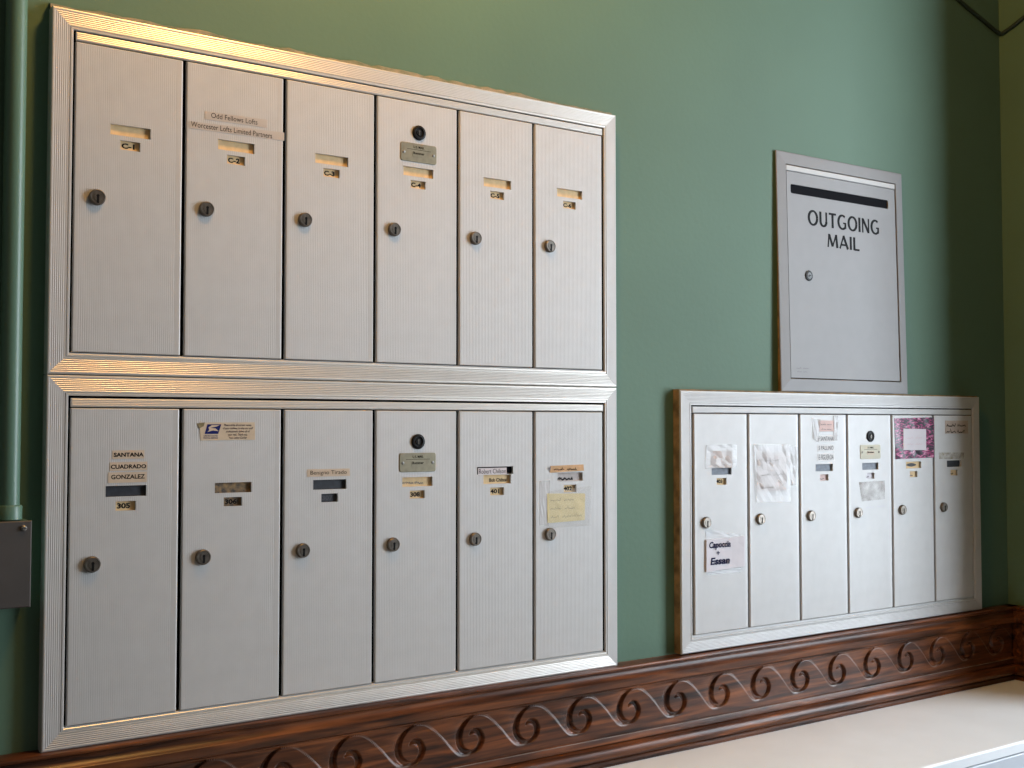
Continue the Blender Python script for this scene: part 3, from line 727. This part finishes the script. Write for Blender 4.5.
# right bank
o = stick('paper_scrap', [(43.34, 13.80), (45.36, 13.74), (45.34, 12.58), (43.32, 12.62)], PALE, 'blank crumpled paper scrap taped above a slot on the first door of the right bank', 'note', wob=0.03, nx=5, nz=4, th=0.03)
tape(o, [(42.85, 14.2), (45.75, 14.25), (45.70, 12.65), (42.75, 12.55)], TAPEW, 0.02, 5, y=-0.04)
o = stick('paper_note', [(42.76, 7.66), (46.42, 7.74), (46.41, 5.62), (42.74, 5.48)], WHITEP, 'white note with two dark handwritten names low on a right bank door', 'note', wob=0.010, nx=6, nz=5, th=0.05, curl=0.05)
lettering(o, 'Capoccia', (43.00, 6.95, 45.05, 7.52), NAVY, shear=0.15, bold=0.035, y=-0.115)
lettering(o, '+', (43.70, 6.60, 44.00, 6.86), NAVY, bold=0.02, y=-0.115)
lettering(o, 'Essan', (43.10, 5.92, 44.95, 6.42), NAVY, shear=0.15, bold=0.035, y=-0.115)
tape(o, [(42.78, 8.42), (46.1, 7.86), (46.20, 7.40), (42.80, 7.55)], TAPE, 0.01, 6, y=-0.008)
tape(o, [(42.85, 5.70), (46.15, 5.70), (46.06, 5.20), (42.85, 5.28)], TAPE, 0.01, 7, y=-0.008)
o = stick('paper_note', [(47.82, 13.61), (50.87, 13.56), (50.74, 10.84), (47.79, 10.75)], PALE, 'large faded note under wrinkled clear tape covering the second right bank door', 'note', wob=0.03, nx=7, nz=7, th=0.03)
handwriting(o, [(48.1, 50.3, 12.98, 0.36, 1), (48.1, 50.6, 11.95, 0.36, 2), (48.0, 49.6, 11.05, 0.3, 1)], GREYINK, -0.125, 0.035)
tape(o, [(47.42, 14.2), (51.05, 14.18), (51.14, 9.96), (47.66, 10.06)], TAPEW, 0.028, 8, n=9, y=-0.06)
tape(o, [(50.5, 14.15), (51.92, 14.0), (51.80, 11.2), (50.6, 11.1)], TAPEW, 0.04, 9, n=6, y=-0.02)
o = stick('paper_scrap', rectc(54.33, 15.92, 55.98, 15.10), PINKP, 'small pink scrap under tape at the top of the third right bank door', 'note', wob=0.02)
handwriting(o, [(54.5, 55.8, 15.58, 0.2, 2), (54.5, 55.8, 15.22, 0.2, 2)], GREYINK, -0.05, 0.03)
tape(o, [(53.55, 16.1), (54.40, 16.0), (54.20, 14.3), (53.70, 14.5)], TAPEW, 0.05, 10, n=5)
tape(o, [(55.90, 16.3), (56.45, 16.3), (56.30, 14.4), (55.85, 14.4)], TAPEW, 0.04, 11, n=5, y=-0.02)
for k, (t, z1, z0, lab) in enumerate((('F SANTANA', 14.74, 14.36, 'topmost'), ('S PALLINO', 14.04, 13.66, 'middle'), ('E FIGUEROA', 13.38, 12.94, 'lowest'))):
    o = stick('name_strip', rectc(54.10, z1 + .06, 56.0, z0 - .06), mat('pale_strip', (0.66, 0.64, 0.63), 0.6), lab + ' of three pale name strips on the third door of the right bank', 'label')
    lettering(o, t, (54.24, z0 + .04, 55.88, z1 - .02), mat('dark_grey_ink', (0.04, 0.04, 0.045), 0.7, spec=0.2), shear=0.1)
# residue patch on fourth door, a worn film left by a removed label
me = sheet('adhesive_patch', [(1.2, 11.10), (4.25, 11.15), (4.2, 9.70), (1.5, 9.62)], RESIDUE, 7, 5, 0.01, 3, 0.008)
put('adhesive_patch', me, W[ds[3].name], ds[3])
g = G(); scribble(g, 2.0, 4.6, 9.1, 0.3, -0.002, 21, 0.03, 2); put('faded_writing', g.mesh('faded_writing', mat('faded_violet', (0.50, 0.47, 0.56), 0.7)), W[ds[3].name], ds[3])
o = stick('patterned_label', [(63.05, 16.10), (68.0, 16.21), (67.98, 12.94), (63.18, 12.87)], WRAP, 'magenta and black patterned tape square around a white card', 'label', wob=0.02, nx=8, nz=6)
wx, wy, wz = W[o.name]
me = sheet('white_card', [(64.10 - wx, 15.28 - wz), (66.96 - wx, 15.25 - wz), (66.93 - wx, 13.55 - wz), (64.06 - wx, 13.59 - wz)], WHITEP, 3, 3, 0.006, 4, 0.05)
put('white_card', me, (wx, wy - 0.01, wz), o)
g = G(); scribble(g, 64.5 - wx, 66.6 - wx, 14.5 - wz, 0.25, -0.075, 31, 0.03, 2); scribble(g, 64.5 - wx, 66.6 - wx, 14.0 - wz, 0.25, -0.075, 32, 0.03, 2)
put('faded_print', g.mesh('faded_print', mat('faded_pink_print', (0.62, 0.46, 0.48), 0.7)), W[o.name], o)
o = stick('name_strip', rectc(69.53, 15.94, 72.60, 14.86), mat('brownish_label', (0.50, 0.40, 0.33), 0.6, noise=0.15, nscale=60), 'brownish handwritten label on the rightmost door in shadow', 'label', wob=0.012)
handwriting(o, [(69.70, 72.5, 15.46, 0.5, 2), (69.70, 72.5, 14.94, 0.5, 2)], INK, -0.045, 0.075)
me = sheet('adhesive_patch', [(0.55, 13.25), (3.9, 13.2), (3.9, 12.68), (0.6, 12.72)], clear_mat('yellowed_film', (0.5, 0.42, 0.26), 0.6, 0.5, 80), 6, 3, 0.012, 5, 0.01)
put('adhesive_patch', me, W[ds[5].name], ds[5])

# ------------------------------------------------------------------ conduit and junction box at the left
cd = empty('conduit_pipe', (-1.58, 0.0, 11.1), 'green painted vertical conduit pipe on the wall at the far left', 'pipe')
g = G(); g.lathe_z([(0.48, 0.0), (0.48, CZ - 11.1)], 24); me = g.mesh('pipe', GREENP); smooth_by_angle(me, 40)
put('pipe', me, (-1.58, 0.10, 11.12), cd)
g = G(); g.lathe_z([(0.50, 0.0), (0.60, 0.02), (0.60, 0.62), (0.56, 0.68), (0.49, 0.70)], 24); me = g.mesh('coupling', GREENP); smooth_by_angle(me, 40)
put('coupling', me, (-1.58, 0.10, 11.12), cd)
jb = empty('junction_box', (-2.7, 0.0, 7.1), 'dark grey metal junction box at the foot of the green conduit', 'electrical box')
g = G(); g.box(-2.0, -0.85, 0.04, 1.93, WALL_Y, 3.98); put('body', g.mesh('body', GREENP), (-2.7, 0, 7.1), jb)
g = G(); g.bevbox(-2.04, -0.98, 0.0, 1.97, -0.85, 4.02, 0.05); cv = put('cover_plate', g.mesh('cover_plate', BOXM), (-2.7, 0, 7.1), jb)
for sx_, sz_ in ((1.62, 3.68), (-1.66, 0.34), (1.62, 0.34), (-1.66, 3.68)):
    if (sx_, sz_) == (1.62, 0.34): continue
    g = G(); g.lathe_y([(0.13, -0.95), (0.13, -1.05), (0.08, -1.10), (0.001, -1.10)], 14, sx_, sz_); g.box(sx_ - .1, -1.104, sz_ - .015, sx_ + .1, -1.09, sz_ + .015, 1)
    put('screw', g.mesh('screw', [STEEL, BLACK]), (-2.7, 0, 7.1), cv)

# ------------------------------------------------------------------ cable sagging across the top corner
P = [(64.0, 0.62, 56.4), (69.0, 0.60, 53.5), (73.07, 0.58, 52.0), (76.6, 0.58, 50.9), (78.75, 0.5, 50.22), (78.95, 0.1, 50.25), (78.95, -1.73, 51.0), (78.95, -6.0, 53.2), (78.95, -10.0, 56.0)]
C_ = catmull(P, 6); g = G(); v = []; n = 8
for i, p in enumerate(C_):
    d = C_[min(i + 1, len(C_) - 1)] - C_[max(i - 1, 0)]; d = Vector(d).normalized(); s1 = d.cross(Vector((0, 0, 1))).normalized(); s2 = s1.cross(d)
    for k in range(n):
        a = 2 * math.pi * k / n; q = Vector(p) + (s1 * math.cos(a) + s2 * math.sin(a)) * 0.17; v.append(tuple(q - Vector((78.9, 0, 50))))
f = [(i * n + k, i * n + (k + 1) % n, (i + 1) * n + (k + 1) % n, (i + 1) * n + k) for i in range(len(C_) - 1) for k in range(n)]
put('cable', mesh('cable', v, f, CABLE, smooth=True), (78.9, 0, 50), None, 'dark cable running down into the top right wall corner', 'cable')

# ------------------------------------------------------------------ warm ceiling lamp (above the frame of the picture)
LP = (16.0, -16.0, 66.0)            # globe hangs at z = 68 on a long stem
lm = empty('ceiling_lamp', LP, 'warm glass globe lamp hanging from the ceiling above the mailboxes', 'lamp')
g = G(); g.lathe_z([(0.3, 6.0), (0.3, CZ - LP[2])], 12); g.lathe_z([(2.4, CZ - LP[2] - 0.5), (2.4, CZ - LP[2])], 20); g.lathe_z([(1.6, 5.4), (1.6, 6.1)], 20); put('stem', g.mesh('stem', LAMPM), LP, lm)
g = G(); g.lathe_z([(3.2 * math.sin(math.pi * t / 14) + 0.001, 2.8 - 3.0 * math.cos(math.pi * t / 14)) for t in range(15)], 24); me = g.mesh('globe', LAMPG); smooth_by_angle(me, 60)
put('globe', me, LP, lm)
ld = bpy.data.lights.new('lamp_bulb', 'POINT'); ld.color = (1.0, 0.54, 0.15); ld.energy = 17.0; ld.shadow_soft_size = 3.1 * IN
lo = bpy.data.objects.new('lamp_bulb', ld); col.objects.link(lo)
lo.location = (LP[0] * IN, LP[1] * IN, (LP[2] - 3.6 + Z0) * IN)
